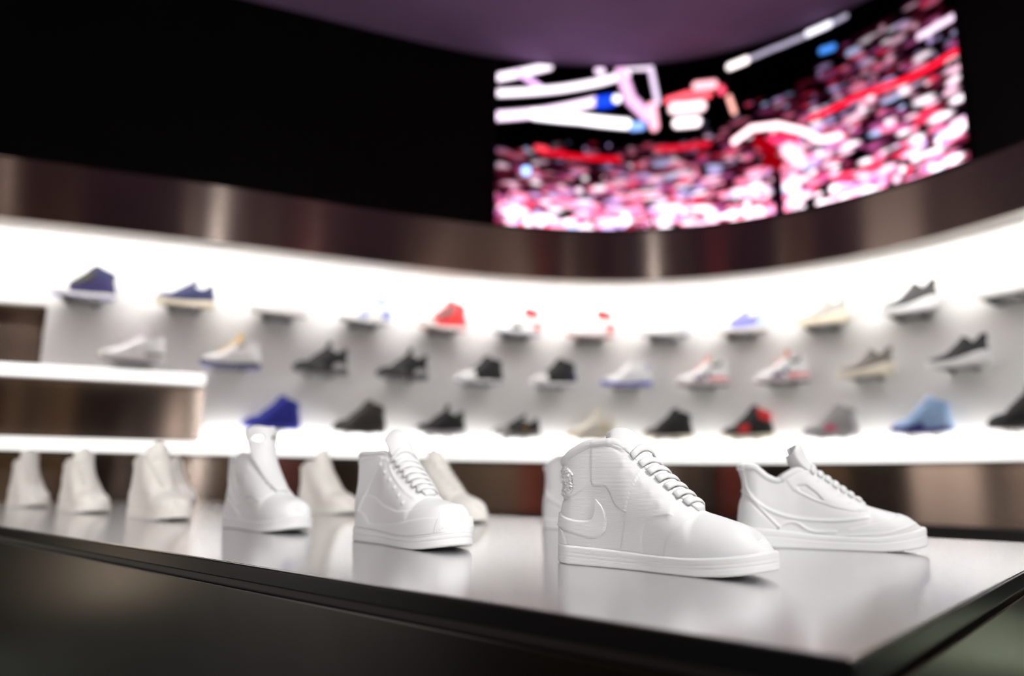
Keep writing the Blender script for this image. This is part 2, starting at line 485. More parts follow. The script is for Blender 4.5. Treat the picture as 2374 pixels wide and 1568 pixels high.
def sd_poly(px, py, poly):
    """signed distance (inside positive) to a closed polygon"""
    P = np.array(poly, float); Q = np.roll(P, -1, 0)
    d = np.full(px.shape, 9.0); ins = np.zeros(px.shape, bool)
    for (ax, ay), (bx, by) in zip(P, Q):
        ex, ey = bx - ax, by - ay
        t = np.clip(((px - ax) * ex + (py - ay) * ey) / max(1e-12, ex * ex + ey * ey), 0, 1)
        d = np.minimum(d, np.hypot(px - ax - t * ex, py - ay - t * ey))
        c = ((ay > py) != (by > py)) & (px < (bx - ax) * (py - ay) / (by - ay + 1e-15) + ax)
        ins ^= c
    return np.where(ins, d, -d)

def d_line(px, py, pts):
    d = np.full(px.shape, 9.0)
    for (ax, ay), (bx, by) in zip(pts[:-1], pts[1:]):
        ex, ey = bx - ax, by - ay
        t = np.clip(((px - ax) * ex + (py - ay) * ey) / max(1e-12, ex * ex + ey * ey), 0, 1)
        d = np.minimum(d, np.hypot(px - ax - t * ex, py - ay - t * ey))
    return d

def spline(pts, n=8):
    """smooth polyline through points"""
    P = np.array(pts, float)
    if len(P) < 3: return [tuple(p) for p in P]
    t = np.linspace(0, len(P) - 1, (len(P) - 1) * n + 1); k = np.arange(len(P))
    E_ = np.vstack([2 * P[0] - P[1], P, 2 * P[-1] - P[-2]])
    out = []
    for q in t:
        i = min(int(q), len(P) - 2); f = q - i
        a, b, c, d = E_[i], E_[i + 1], E_[i + 2], E_[i + 3]
        out.append(tuple(.5 * (2 * b + (c - a) * f + (2 * a - 5 * b + 4 * c - d) * f * f + (3 * b - a - 3 * c + d) * f ** 3)))
    return out

WB = [(0, .031), (.12, .034), (.3, .0335), (.45, .036), (.62, .044), (.75, .0475), (.88, .045), (1, .037)]
STYLE = dict(
    high=dict(L=.295, ze=[(0, .141), (.04, .145), (.12, .157), (.22, .168), (.32, .169), (.40, .153), (.46, .137), (.55, .115), (.66, .088), (.72, .077), (.80, .068), (.92, .053), (.97, .044), (1, .033)],
              zs=[(0, .0245), (.3, .022), (.6, .0195), (.85, .0205), (1, .0215)],
              ye=[(0, .030), (.15, .034), (.27, .031), (.36, .026), (.45, .021), (.60, .018), (.68, .011), (.72, 0), (1, 0)],
              tongue=[(.71, .077), (.6, .104), (.52, .125), (.46, .142), (.43, .156), (.40, .170), (.355, .181), (.30, .184), (.25, .178)], tw=[.012, .020, .023, .026, .029, .031, .032, .030, .024]),
    mid=dict(L=.300, ze=[(0, .146), (.04, .150), (.09, .149), (.16, .131), (.22, .124), (.28, .134), (.35, .144), (.42, .138), (.55, .110), (.66, .088), (.72, .079), (.80, .070), (.92, .056), (.97, .048), (1, .036)],
             zs=[(0, .034), (.25, .029), (.5, .022), (.7, .022), (.85, .026), (1, .030)],
             ye=[(0, .030), (.15, .033), (.25, .033), (.35, .027), (.45, .022), (.60, .018), (.68, .011), (.72, 0), (1, 0)],
             tongue=[(.71, .076), (.6, .103), (.52, .122), (.45, .138), (.41, .152), (.385, .167), (.37, .182), (.355, .193)], tw=[.012, .020, .023, .025, .027, .028, .028, .026]),
    low=dict(L=.290, ze=[(0, .112), (.05, .114), (.12, .098), (.2, .086), (.28, .088), (.35, .098), (.42, .100), (.55, .086), (.66, .072), (.72, .065), (.80, .059), (.92, .049), (.97, .043), (1, .034)],
             zs=[(0, .036), (.25, .031), (.5, .025), (.7, .023), (.85, .025), (1, .028)],
             ye=[(0, .029), (.15, .032), (.25, .033), (.35, .028), (.45, .022), (.60, .018), (.68, .011), (.72, 0), (1, 0)],
             tongue=[(.71, .063), (.6, .080), (.5, .098), (.42, .111), (.37, .122), (.33, .132), (.305, .136)], tw=[.012, .020, .024, .027, .029, .027, .018]),
    knit=dict(L=.290, ze=[(0, .150), (.03, .153), (.07, .146), (.13, .126), (.2, .118), (.27, .126), (.33, .146), (.38, .154), (.43, .144), (.55, .114), (.66, .088), (.72, .077), (.80, .067), (.92, .054), (.97, .047), (1, .037)],
              zs=[(0, .070), (.12, .066), (.3, .055), (.5, .040), (.7, .034), (.85, .033), (1, .035)],
              ye=[(0, .026), (.15, .032), (.25, .032), (.33, .024), (.40, .012), (.44, 0), (1, 0)],
              tongue=None, tw=None),
)

class Shoe:
    def __init__(self, style, ns=64, nv=26, zscale=1.0, wscale=1.0, relief=None, spring=.014, **over):
        st = dict(STYLE[style]); st.update(over)
        self.st, L = st, st['L']; self.L = L; self.spring = spring; self.zk = zscale; self.wk = wscale
        t = np.linspace(0, 1, ns)
        self.u = u = .55 * (1 - np.cos(math.pi * t)) / 2 + .45 * (t + .6 * t * (t - 1) * (.5 - t) * 2)
        self.u = u = np.clip(u, 0, 1); u[0] = 0; u[-1] = 1
        v = np.linspace(0, 1, nv)
        wb = hermite(u, WB) * wscale; zs = hermite(u, st['zs']); ze = hermite(u, st['ze']) * zscale; ye = hermite(u, st['ye']) * wscale
        ang = np.radians(hermite(u, [(0, 89), (.2, 87), (.32, 76), (.42, 55), (.6, 38), (.70, 18), (.76, 4), (1, 0)]))
        k1 = hermite(u, [(0, .40), (.4, .42), (.7, .60), (1, .70)]); k2 = hermite(u, [(0, .40), (.4, .35), (.72, .48), (1, .58)])
        bul = hermite(u, [(0, .004), (.15, .003), (.3, .000), (.5, .003), (.75, .004), (1, .002)])
        P0 = np.stack([wb, zs], 1); P3 = np.stack([ye, ze], 1)
        dist = np.linalg.norm(P3 - P0, axis=1)
        P1 = P0 + np.stack([bul, k1 * (ze - zs)], 1)
        P2 = P3 - (k2 * dist)[:, None] * np.stack([-np.cos(ang), np.sin(ang)], 1)
        B = [((1 - v) ** 3), 3 * v * (1 - v) ** 2, 3 * v * v * (1 - v), v ** 3]
        YZ = sum(b[None, :, None] * p[:, None, :] for b, p in zip(B, (P0, P1, P2, P3)))
        Y, Z = YZ[..., 0], YZ[..., 1]
        s = (u * L)[:, None] * np.ones_like(Z)
        self.close = self._close(u * L, L)
        Y = Y * self.close[:, None]
        hl = hermite(Z / (.15 * zscale), [(0, -.001), (.2, -.004), (.45, -.001), (.7, .007), (.9, .004), (1.0, .000), (1.4, -.004)])
        X = s + hl * np.clip(1 - s / .11, 0, 1) ** 2
        tz = np.clip((Z - zs[:, None]) / np.maximum(1e-4, (ze - zs)[:, None]), 0, 1)
        X = X - .016 * tz ** 1.6 * np.clip((s / L - .84) / .16, 0, 1) ** 2
        self.zs, self.ze, self.ye, self.wb = zs, ze, ye, wb
        Z = Z + self.spr(u)[:, None]
        self.X, self.Y, self.Z = X, Y, Z
        self._normals()
        if relief is not None:
            d = relief(X / L, Z)
            d[:, 0] *= .3
            d = d * np.clip((1 - u) / .05, 0, 1)[:, None]
            self.X, self.Y, self.Z = X + self.N[..., 0] * d, Y + self.N[..., 1] * d, Z + self.N[..., 2] * d
        self.Y[0] = 0; self.Y[-1] = 0
        closed = ye < 1e-6
        self.Y[closed, -1] = 0
        self.root = None

    def _close(self, s, L, rh=.034, rt=.062):
        a = np.clip(s / rh, 0, 1); b = np.clip((L - s) / rt, 0, 1)
        return (1 - (1 - a) ** 2.2) ** (1 / 2.2) * (1 - (1 - b) ** 2.3) ** (1 / 2.3)

    def spr(self, u):
        return self.spring * np.clip((u - .66) / .34, 0, 1) ** 2 + .002 * np.clip((.08 - u) / .08, 0, 1) ** 2

    def _normals(self):
        P = np.stack([self.X, self.Y, self.Z], -1)
        du = np.gradient(P, axis=0); dv = np.gradient(P, axis=1)
        N = np.cross(dv, du); n = np.linalg.norm(N, axis=-1, keepdims=True)
        N = N / np.maximum(n, 1e-9)
        flip = (N[..., 1] < -.2)
        N[flip] *= -1
        self.N = N

    def surf(self, x, z, off=0.0):
        """point on the +y side at side-view position (x, z)"""
        i = float(np.interp(x, self.X[:, self.X.shape[1] // 3], np.arange(len(self.u))))
        for _ in range(3):
            i0 = int(min(max(i, 0), len(self.u) - 2)); f = i - i0
            zr = self.Z[i0] * (1 - f) + self.Z[i0 + 1] * f
            j = float(np.interp(z, zr, np.arange(len(zr))))
            j0 = int(min(j, len(zr) - 2)); g = j - j0
            col = self.X[:, j0] * (1 - g) + self.X[:, j0 + 1] * g
            i = float(np.interp(x, col, np.arange(len(col))))
        i0 = int(min(max(i, 0), len(self.u) - 2)); f = i - i0
        def s(A): return (A[i0, j0] * (1 - g) + A[i0, j0 + 1] * g) * (1 - f) + (A[i0 + 1, j0] * (1 - g) + A[i0 + 1, j0 + 1] * g) * f
        n = np.array([s(self.N[..., k]) for k in range(3)])
        return np.array([s(self.X), s(self.Y), s(self.Z)]) + n * off

    def put(self, name, V, F, mat, smooth=True, merge=0.0, fix=False, parent=None):
        V = np.array(V, float); V[:, 0] -= self.L / 2
        return mesh_obj(name, V, F, mat, parent or self.root, smooth, merge, fix)

    def both(self, A):
        B = A.copy(); B[..., 1] *= -1
        return A, B

    def upper(self, mat, thick=.0045):
        P = np.stack([self.X, self.Y, self.Z], -1); ns, nv = self.X.shape
        a, b = self.both(P)
        V = np.concatenate([a.reshape(-1, 3), b.reshape(-1, 3)])
        F = np.concatenate([grid_faces(ns, nv), grid_faces(ns, nv, True, ns * nv)])
        o = self.up_o = self.put('upper', V, F, mat, merge=2e-5)
        md = o.modifiers.new('thickness', 'SOLIDIFY'); md.thickness = thick; md.offset = -1; md.use_rim = True
        return o

    def sole(self, mat, out=None, grooves=(), flare=.0045, top=.0015, wave=0.0):
        L, u = self.L, self.u; e = .005
        prof = [(-.010, 0), (-.002, .0), (0, .10)]
        n = 18
        for q in np.linspace(.14, .90, n):
            d = 0.0
            for gz, gd in grooves: d -= gd * math.exp(-((q - gz) / .035) ** 2)
            prof.append((d, q))
        prof += [(-.0008, .96), (-.003, 1.0), (-.009, 1.0)]
        cl = self._close(np.clip(u * L, 0, L), L, .037, .064)
        x = -e + u * (L + 2 * e)
        zt = self.zs + top + wave * np.sin(u * 9.0)
        rows = []
        for d, q in prof:
            y = np.maximum(0, (self.wb + flare + d) * cl)
            sh = np.where(u < .12, -d * (1 - u / .12), 0) + np.where(u > .85, d * (u - .85) / .15, 0)
            rows.append(np.stack([x + sh, y, zt * q + self.spr(u)], 1))
        P = np.stack(rows, 1); P[0, :, 1] = 0; P[-1, :, 1] = 0
        def build(P, name, mat):
            ns, nv = P.shape[:2]
            a, b = self.both(P)
            V = np.concatenate([a.reshape(-1, 3), b.reshape(-1, 3)])
            F = [tuple(f) for f in np.concatenate([grid_faces(ns, nv), grid_faces(ns, nv, True, ns * nv)])]
            for i in range(ns - 1):
                for j, fl in ((0, False), (nv - 1, True)):
                    q = (i * nv + j, (i + 1) * nv + j, ns * nv + (i + 1) * nv + j, ns * nv + i * nv + j)
                    F.append(q[::-1] if fl else q)
            return self.put(name, V, F, mat, merge=2e-5, fix=True)
        if out is None:
            return build(P, 'sole', mat)
        k = 5
        build(P[:, k:], 'midsole', mat); build(P[:, :k + 1], 'outsole', out)

    def patch(self, name, poly, mat, off=.0016, parent=None):
        """a cut panel laid on both flanks of the upper"""
        uc = self.X / self.L; P = np.stack([self.X, self.Y, self.Z], -1) + self.N * off
        P[0, :, 1] = 0
        ns, nv = self.X.shape
        sd = sd_poly(uc * self.L, self.Z, [(a * self.L, b) for a, b in poly])
        m = sd > 0
        F0 = grid_faces(ns, nv)
        F0 = F0[m.ravel()[F0].sum(1) >= 1]
        if len(F0) == 0: return None
        Q = P.copy(); acc = np.zeros(P.shape); cnt = np.zeros(sd.shape)      # pull the outline onto the cut
        for di in (-1, 0, 1):
            for dj in (-1, 0, 1):
                if di == 0 and dj == 0: continue
                a0, a1 = max(0, di), ns + min(0, di); b0, b1 = max(0, dj), nv + min(0, dj)
                c0, c1 = max(0, -di), ns + min(0, -di); e0, e1 = max(0, -dj), nv + min(0, -dj)
                so, si = sd[c0:c1, e0:e1], sd[a0:a1, b0:b1]
                ok = (so <= 0) & (si > 0)
                f = (si / np.maximum(1e-9, si - so))[..., None]
                z0 = Q[a0:a1, b0:b1] * (1 - f) + Q[c0:c1, e0:e1] * f
                acc[c0:c1, e0:e1] += np.where(ok[..., None], z0, 0); cnt[c0:c1, e0:e1] += ok
        k = cnt > 0
        P[k] = acc[k] / cnt[k][:, None]
        P[0, :, 1] = 0
        P[-1, :, 1] = 0; P[self.ye < 1e-6, -1, 1] = 0
        a, b = self.both(P)
        used = np.unique(F0); mp = -np.ones(ns * nv, int); mp[used] = np.arange(len(used))
        F1 = mp[F0]; Va, Vb = a.reshape(-1, 3)[used], b.reshape(-1, 3)[used]
        if (abs(Va[:, 1]) < 1e-6).sum() > 1:          # meets its twin at the centre line: one piece
            jobs = [(np.concatenate([Va, Vb]), np.concatenate([F1, F1[:, ::-1] + len(used)]))]
        else:
            jobs = [(Va, F1), (Vb, F1[:, ::-1])]
        for V, F in jobs:
            o = self.put(name, V, F, mat, merge=2e-5, parent=parent or self.up_o)
            md = o.modifiers.new('thickness', 'SOLIDIFY'); md.thickness = off + .0012; md.offset = -1
        return o

    def ribbon(self, name, ca, cb, mat, h=.002, n=48, sides=(1, -1), bump=None):
        """raised piece between two side-view curves (u, z)"""
        A = np.array(spline(ca)); B = np.array(spline(cb))
        def res(C):
            d = np.r_[0, np.cumsum(np.linalg.norm(np.diff(C * (self.L, 1), axis=0), axis=1))]; d /= d[-1]
            t = np.linspace(0, 1, n); return np.stack([np.interp(t, d, C[:, k]) for k in (0, 1)], 1)
        A, B = res(A), res(B)
        w = [0, 0, .06] + [.12 + .76 * q / 22 for q in range(23)] + [.94, 1, 1]; hh = [-.4, .3, .85] + [1] * 23 + [.85, .3, -.4]
        k = len(w)
        for sd in sides:
            V, F, off = [], [], 0
            for i in range(n):
                for q, hq in zip(w, hh):
                    c = A[i] * (1 - q) + B[i] * q
                    e = h * hq
                    if bump is not None and hq > .5: e += bump(c[0], c[1])
                    p = self.surf(c[0] * self.L, c[1], e)
                    V.append((p[0], p[1] * sd, p[2]))
            F += [tuple(f) for f in grid_faces(n, k, sd < 0, off)]
            o = self.put(name, V, F, mat, fix=True, parent=self.up_o)
        return o

    def tongue(self, mat, thick=.008, holes=None, rim=False, n=44, k=21, drop=.010, grow=0.0, square=False, toff=-1):
        st = self.st
        T = np.array(spline([(a, b * self.zk + grow * max(0, (.5 - a) / .2)) for a, b in st['tongue']], 10)); W_ = np.array(st['tw']) * self.wk
        t = np.linspace(0, 1, n); q = np.linspace(0, 1, len(T))
        cx = np.interp(t, q, T[:, 0]) * self.L; cz = np.interp(t, q, T[:, 1]) + self.spr(np.interp(t, q, T[:, 0]))
        wd = hermite(t, list(zip(np.linspace(0, 1, len(W_)), W_)))
        e0 = .97 if square else .80
        wd = wd * np.maximum(.62, np.clip((1 - (np.clip((t - e0) / (1 - e0), 0, 1)) ** 2.2), .0, 1) ** (.25 if square else .5))
        tx, tz = np.gradient(cx), np.gradient(cz); l = np.hypot(tx, tz); nx, nz = tz / l, -tx / l   # outward (forward and up)
        y = np.linspace(-1, 1, k)
        P = np.zeros((n, k, 3))
        lift = .0065
        for j, yy in enumerate(y):
            dd = lift - (drop + .010 * np.clip((t - .35) / .4, 0, 1)) * (wd / .026) * yy * yy
            P[:, j] = np.stack([cx + nx * dd, wd * yy, cz + nz * dd], 1)
        self.tcen = (t, cx, cz, nx, nz, wd)
        F = grid_faces(n, k)
        if holes:
            tt, yyg = np.meshgrid(t, y, indexing='ij')
            m = np.zeros(tt.shape, bool)
            for ht, hy_, rt, ry in holes: m |= ((tt - ht) / rt) ** 2 + ((yyg - hy_) / ry) ** 2 < 1
            F = F[~(m.ravel()[F].sum(1) >= 3)]
        o = self.to_o = self.put('tongue', P.reshape(-1, 3), F, mat)
        md = o.modifiers.new('thickness', 'SOLIDIFY'); md.thickness = thick; md.offset = 0 if holes else toff
        if not holes:
            sb = o.modifiers.new('round', 'SUBSURF'); sb.levels = 1; sb.render_levels = 1
        return o

    def collar(self, mat, r=.0058, u1=.385):
        """padded roll along the rim of the opening"""
        k = int(np.searchsorted(self.u, u1)); P = np.stack([self.X, self.Y, self.Z], -1)[:k, -1]
        C = np.concatenate([P[::-1], P[1:] * (1, -1, 1)]); C = C - np.array([0, 0, r * .35])
        cen = C.mean(0)
        T = np.gradient(C, axis=0); T /= np.maximum(1e-9, np.linalg.norm(T, axis=1, keepdims=True))
        up_ = np.array([0, 0, 1.0]); S = np.cross(T, up_); S /= np.maximum(1e-9, np.linalg.norm(S, axis=1, keepdims=True))
        inw = np.sign(((cen - C) * S).sum(1, keepdims=True)); S = S * inw
        U = np.cross(S, T); U *= np.sign(U[:, 2:3])
        n, m = len(C), 10; V, F = [], []
        for i in range(n):
            e = r * (.25 + .75 * min(1, min(i, n - 1 - i) / (n * .04)) ** .5)
            for b in range(m):
                an = 2 * math.pi * b / m
                V.append(C[i] + S[i] * (e * math.cos(an) + e * .55) + U[i] * e * 1.15 * math.sin(an))
        for i in range(n - 1):
            for b in range(m):
                F.append((i * m + b, i * m + (b + 1) % m, (i + 1) * m + (b + 1) % m, (i + 1) * m + b))
        F.append(tuple(range(m))); F.append(tuple((n - 1) * m + b for b in range(m)))
        return self.put('collar', V, F, mat, fix=True, parent=self.up_o)

    def laces(self, mat, rows=6, u0=.42, u1=.66, cross=True, r=.0056, name='lace'):
        t, cx, cz, nx, nz, wd = self.tcen
        for i in range(rows):
            ua = u0 + (u1 - u0) * i / (rows - 1)
            y0 = float(np.interp(ua, self.u, self.ye)) + .006
            ub = ua + (.016 if cross else 0)
            V, F = [], []; n, k = 15, 8
            for a in range(n):
                f = a / (n - 1) * 2 - 1
                uu = ua + (ub - ua) * (f * .5 + .5)
                z0 = float(np.interp(uu, self.u, self.ze)) + float(self.spr(np.array([uu]))[0])
                tq = float(np.interp(-uu * self.L, -cx, t)); zc = float(np.interp(tq, t, cz)); xc = uu * self.L
                NX, NZ = float(np.interp(tq, t, nx)), float(np.interp(tq, t, nz))
                base = np.array([xc, y0 * f, z0]); topp = np.array([xc, y0 * f, zc])
                w = 1 - abs(f) ** 2.2
                c = base * (1 - w) + topp * w + np.array([NX, 0, NZ]) * (.0062 * (1 - abs(f) ** 4) + .0008)
                for b in range(k):
                    an = 2 * math.pi * b / k
                    al = math.cos(an) * r * .95; ou = math.sin(an) * r * .32
                    V.append(c + np.array([NX * ou - NZ * al, 0, NZ * ou + NX * al]) + np.array([0, f * ou * .6, 0]))
            for a in range(n - 1):
                for b in range(k):
                    F.append((a * k + b, a * k + (b + 1) % k, (a + 1) * k + (b + 1) % k, (a + 1) * k + b))
            F.append(tuple(range(k))); F.append(tuple((n - 1) * k + b for b in range(k)))
            self.put(name, V, F, mat, fix=True, parent=self.to_o)

def step(d, w=.0010): return np.clip(.5 + d / (2 * w), 0, 1) ** 1 * (3 - 2 * np.clip(.5 + d / (2 * w), 0, 1)) * np.clip(.5 + d / (2 * w), 0, 1)

LS = .295
def poly_rel(u, z, poly, h, w=.0010): return h * step(sd_poly(u * LS, z, [(a * LS, b) for a, b in poly]), w)
def line_rel(u, z, pts, h, w=.0012): return h * np.exp(-(d_line(u * LS, z, [(a * LS, b) for a, b in spline(pts)]) / w) ** 2)
def dots_rel(u, z, pts, h, r=.0022):
    o = np.zeros(u.shape)
    for a, b in pts: o += h * np.exp(-(((u - a) * LS) ** 2 + (z - b) ** 2) / r ** 2)
    return o
def scales(seed, n, cell, u0, u1, z0, z1):
    g = np.random.default_rng(seed); S = np.stack([g.uniform(u0, u1, n) * LS, g.uniform(z0, z1, n)], 1); hh = g.uniform(.4, 1.0, n)
    def f(u, z):
        d = np.hypot(S[:, 0] - u * LS, S[:, 1] - z); i = np.argsort(d)[:2]
        return cell * hh[i[0]] * min(1.0, (d[i[1]] - d[i[0]]) / .0018)
    return f

def rel_high(u, z):
    d = poly_rel(u, z, spline([(.222, .24), (.222, .14), (.222, .113)]) + spline([(.226, .107), (.25, .105), (.295, .105), (.322, .096), (.345, .083), (.375, .076), (.405, .072)]) + [(.43, .098), (.52, .16), (.6, .24)], .0022)
    d += poly_rel(u, z, spline([(.455, .125), (.425, .090), (.392, .055), (.362, .015)]) + spline([(.478, .015), (.478, .040), (.50, .058), (.56, .068), (.63, .070)]) + [(.60, .12)], .0013)
    d += poly_rel(u, z, spline([(.585, .010), (.60, .034), (.64, .054), (.69, .066), (.75, .10)]) + [(1.2, .12), (1.2, .010)], .0010)
    d += poly_rel(u, z, [(-.1, .010), (.085, .010), (.075, .030), (.045, .046), (.02, .052), (-.1, .053)], .0016)
    d += line_rel(u, z, [(-.05, .086), (.06, .085), (.095, .087)], -.0014)
    d += poly_rel(u, z, spline([(-.05, .089), (.09, .089), (.14, .094), (.19, .103), (.222, .112)]) + [(.222, .2), (-.05, .2)], .0011)
    d += line_rel(u, z, [(-.05, .134), (.06, .138), (.15, .149), (.225, .158)], -.0010, .0018)
    d += line_rel(u, z, [(.235, .158), (.31, .158), (.37, .148)], -.0010, .0018)
    d += line_rel(u, z, [(.30, .166), (.33, .158), (.395, .152)], .0012, .0022)
    d += dots_rel(u, z, [(.385 + .046 * i, .134 - .0125 * i) for i in range(6)], .0016, .0048)
    return d
def rel_mid(u, z):
    d = line_rel(u, z, [(.03, .152), (.035, .125), (.06, .095), (.14, .070), (.25, .056), (.38, .050), (.55, .050), (.70, .056)], .0022, .0022)
    d += line_rel(u, z, [(.015, .098), (.07, .085), (.15, .058), (.22, .036)], .0020, .0020)
    d += line_rel(u, z, [(.015, .148), (.012, .12), (.02, .098)], .0016, .0018)
    d += line_rel(u, z, [(.22, .036), (.27, .044), (.32, .044), (.37, .034), (.42, .030), (.52, .031)], .0022, .0018)
    d += poly_rel(u, z, [(-.1, .010), (.22, .010), (.20, .036), (.13, .056), (.06, .078), (-.1, .094)], .0009)
    d += poly_rel(u, z, [(.22, .20), (.235, .124), (.27, .118), (.31, .100), (.34, .096), (.43, .082), (.52, .072), (.62, .066), (.70, .066), (.72, .09), (.5, .2)], .0016)
    d += poly_rel(u, z, [(.33, .108), (.345, .098), (.44, .083), (.47, .083), (.44, .095), (.38, .110)], -.0022)
    d += poly_rel(u, z, [(.55, .010), (.60, .036), (.70, .044), (.82, .052), (.90, .066), (1.2, .07), (1.2, .010)], .0013)
    d += line_rel(u, z, [(.52, .024), (.64, .027), (.78, .031), (.88, .040), (.97, .050)], .0012, .0018)
    d += dots_rel(u, z, [(.40 + .052 * i, .130 - .0125 * i) for i in range(6)], .0018, .0028)
    d += line_rel(u, z, [(.02, .140), (.10, .138), (.17, .120), (.23, .114)], -.0010, .0015)
    return d
def rel_ribs(u, z):
    d = np.zeros(u.shape)
    for k in range(10):
        a = k / 9
        d += line_rel(u, z, [(.01 + .12 * a, .040 + .015 * a), (.02 + .20 * a, .100), (.02 + .31 * a, .152 - .008 * a)], .0026, .0022)
    d *= np.clip((z - .046) / .012, 0, 1)
    d += poly_rel(u, z, [(.13, .062), (.17, .078), (.22, .082), (.30, .078), (.42, .066), (.58, .058), (.72, .060), (.84, .066), (1.2, .09), (1.2, 0), (.1, 0)], .0026, .0016)
    d += poly_rel(u, z, [(.08, .048), (.13, .056), (.19, .050), (.25, .034), (.32, .032), (.5, .036), (.7, .042), (.88, .050), (1.2, .055), (1.2, 0), (.05, 0)], .0024, .0014)
    d += dots_rel(u, z, [(.33 + .060 * i, .134 - .0125 * i) for i in range(6)], .0030, .0028)
    for k in range(4): d += line_rel(u, z, [(.925 + .010 * k, .030 + .002 * k), (.935 + .010 * k, .050 + .002 * k)], .0016, .0010)
    d += line_rel(u, z, [(.36, .150), (.46, .118), (.58, .094), (.70, .076)], .0012, .002)
    d += line_rel(u, z, [(-.02, .13), (.10, .142), (.25, .150), (.36, .145)], .0016, .0026)
    return d
def rel_cut(u, z):
    d = poly_rel(u, z, [(.18, .20), (.20, .120), (.28, .108), (.33, .085), (.40, .066), (.52, .070), (.66, .062), (.74, .09), (.5, .2)], .0022)
    d += poly_rel(u, z, [(.42, .058), (.50, .054), (.56, .045), (.60, .030), (.62, .012), (1.2, .012), (1.2, .08), (.80, .078), (.68, .066), (.55, .064)], .0016)
    d += line_rel(u, z, [(.30, .060), (.34, .072), (.39, .066), (.40, .052)], -.0024, .0018)
    d += line_rel(u, z, [(.05, .030), (.12, .060), (.20, .048), (.30, .030)], .0030, .0030)
    d += line_rel(u, z, [(.06, .150), (.10, .110), (.17, .075), (.26, .050)], .0026, .0028)
    d += line_rel(u, z, [(.14, .150), (.18, .115), (.23, .085)], .0020, .0024)
    d += dots_rel(u, z, [(.27, .098), (.40, .118), (.33, .128)], -.0022, .003)
    return d
def rel_plain(u, z):
    d = poly_rel(u, z, [(.24, .22), (.25, .12), (.32, .095), (.42, .072), (.55, .070), (.68, .062), (.8, .1), (.6, .22)], .0020)
    d += poly_rel(u, z, [(.58, .010), (.62, .040), (.68, .066), (.76, .12), (1.2, .12), (1.2, .010)], .0014)
    d += poly_rel(u, z, [(-.1, .010), (.16, .010), (.14, .045), (.06, .075), (-.1, .080)], .0020)
    d += line_rel(u, z, [(-.05, .118), (.10, .122), (.24, .135)], -.0016, .002)
    return d

# ------------------------------------------------------------------ white printed shoes on the table
def table_shoe(name, label, t, d, rot, style, relief, mat='print_white', ns=150, nv=60, rows=6, spring=.010, lace_u=(.42, .66), kscale=.94, **kw):
    kw.setdefault('wscale', .96)
    extra = {k: kw.pop(k) for k in ('holes', 'grow', 'thick', 'grooves', 'square') if k in kw}
    sh = Shoe(style, ns, nv, relief=relief, spring=spring, **kw)
    sh.root = empty(name, shoe_spot(t, d), rot)
    tag(sh.root, label, 'shoe', 'white printed shoes on the display table')
    sh.root.scale = (kscale,) * 3
    mt = M[mat]
    sh.upper(mt)
    sh.sole(mt, grooves=extra.get('grooves', ((.50, .0012), (.80, .0010))))
    sh.tongue(mt, thick=extra.get('thick', .014), holes=extra.get('holes'), grow=extra.get('grow', 0.0), square=extra.get('square', False))
    sh.collar(mt)
    if rows: sh.laces(mt, rows, *lace_u)
    return sh

A0 = R(-43.8)
# nearest shoe: high-top with raised side stripe
F_ = table_shoe('white_printed_shoe', 'large sharp white printed high-top shoe with raised side swoosh nearest the table corner', .336, .318, R(-38.5), 'high', rel_high, ns=260, nv=110, rows=7, kscale=.93, zscale=.97, thick=.016, grooves=((.42, .0006), (.62, .0005)))
F_.ribbon('swoosh', [(.012, .069), (.10, .0605), (.17, .0585), (.212, .061), (.232, .070), (.243, .086)],
          [(.012, .049), (.10, .0435), (.18, .038), (.235, .0365), (.283, .044), (.300, .060), (.285, .076), (.246, .0875)], M['print_white'], .0026, 70)
F_.ribbon('ankle_emblem', [(.004, .090), (.04, .0895), (.09, .092), (.125, .100)], [(.010, .128), (.04, .131), (.085, .130), (.125, .120)], M['print_white'], .0012, 60,
          bump=scales(3, 110, .0038, 0, .13, .088, .133))
# rounded shoe behind it with low heel collar
table_shoe('white_printed_shoe', 'white printed mid-top shoe with open heel collar and tall tongue at the right', .318, .80, R(-16.5), 'mid', rel_mid, ns=220, nv=90, rows=7, spring=.010, kscale=.935, zscale=.95, thick=.030, grooves=((.62, .0010),))
E_ = table_shoe('white_printed_shoe', 'white printed shoe with ribbed heel and thick wavy mudguard left of the sharp high-top', .795, .300, A0 - R(5), 'high', rel_ribs, ns=230, nv=96, rows=7,
           ze=[(0, .152), (.05, .154), (.12, .156), (.22, .156), (.32, .158), (.41, .144), (.55, .114), (.66, .091), (.72, .082), (.80, .076), (.92, .066), (.97, .058), (1, .044)],
           tongue=[(.71, .084), (.6, .107), (.52, .127), (.46, .143), (.43, .157), (.405, .172), (.37, .187), (.32, .193), (.275, .187)], tw=[.012, .020, .023, .026, .029, .030, .030, .028, .022])
D_ = table_shoe('white_printed_shoe', 'white printed shoe with two oval holes in its tall tongue', 1.262, .300, A0, 'high', rel_cut, ns=170, nv=70, rows=5, lace_u=(.48, .66), spring=.012,
           ze=[(0, .150), (.05, .156), (.10, .150), (.18, .150), (.26, .162), (.34, .160), (.41, .144), (.55, .114), (.66, .090), (.72, .080), (.80, .071), (.92, .058), (.97, .050), (1, .038)],
           tongue=[(.71, .079), (.6, .104), (.52, .125), (.46, .144), (.435, .162), (.422, .180), (.412, .200), (.404, .222)], tw=[.012, .020, .023, .026, .029, .030, .036, .038], holes=((.84, -.48, .050, .34), (.84, .48, .050, .34)), thick=.012, square=True)
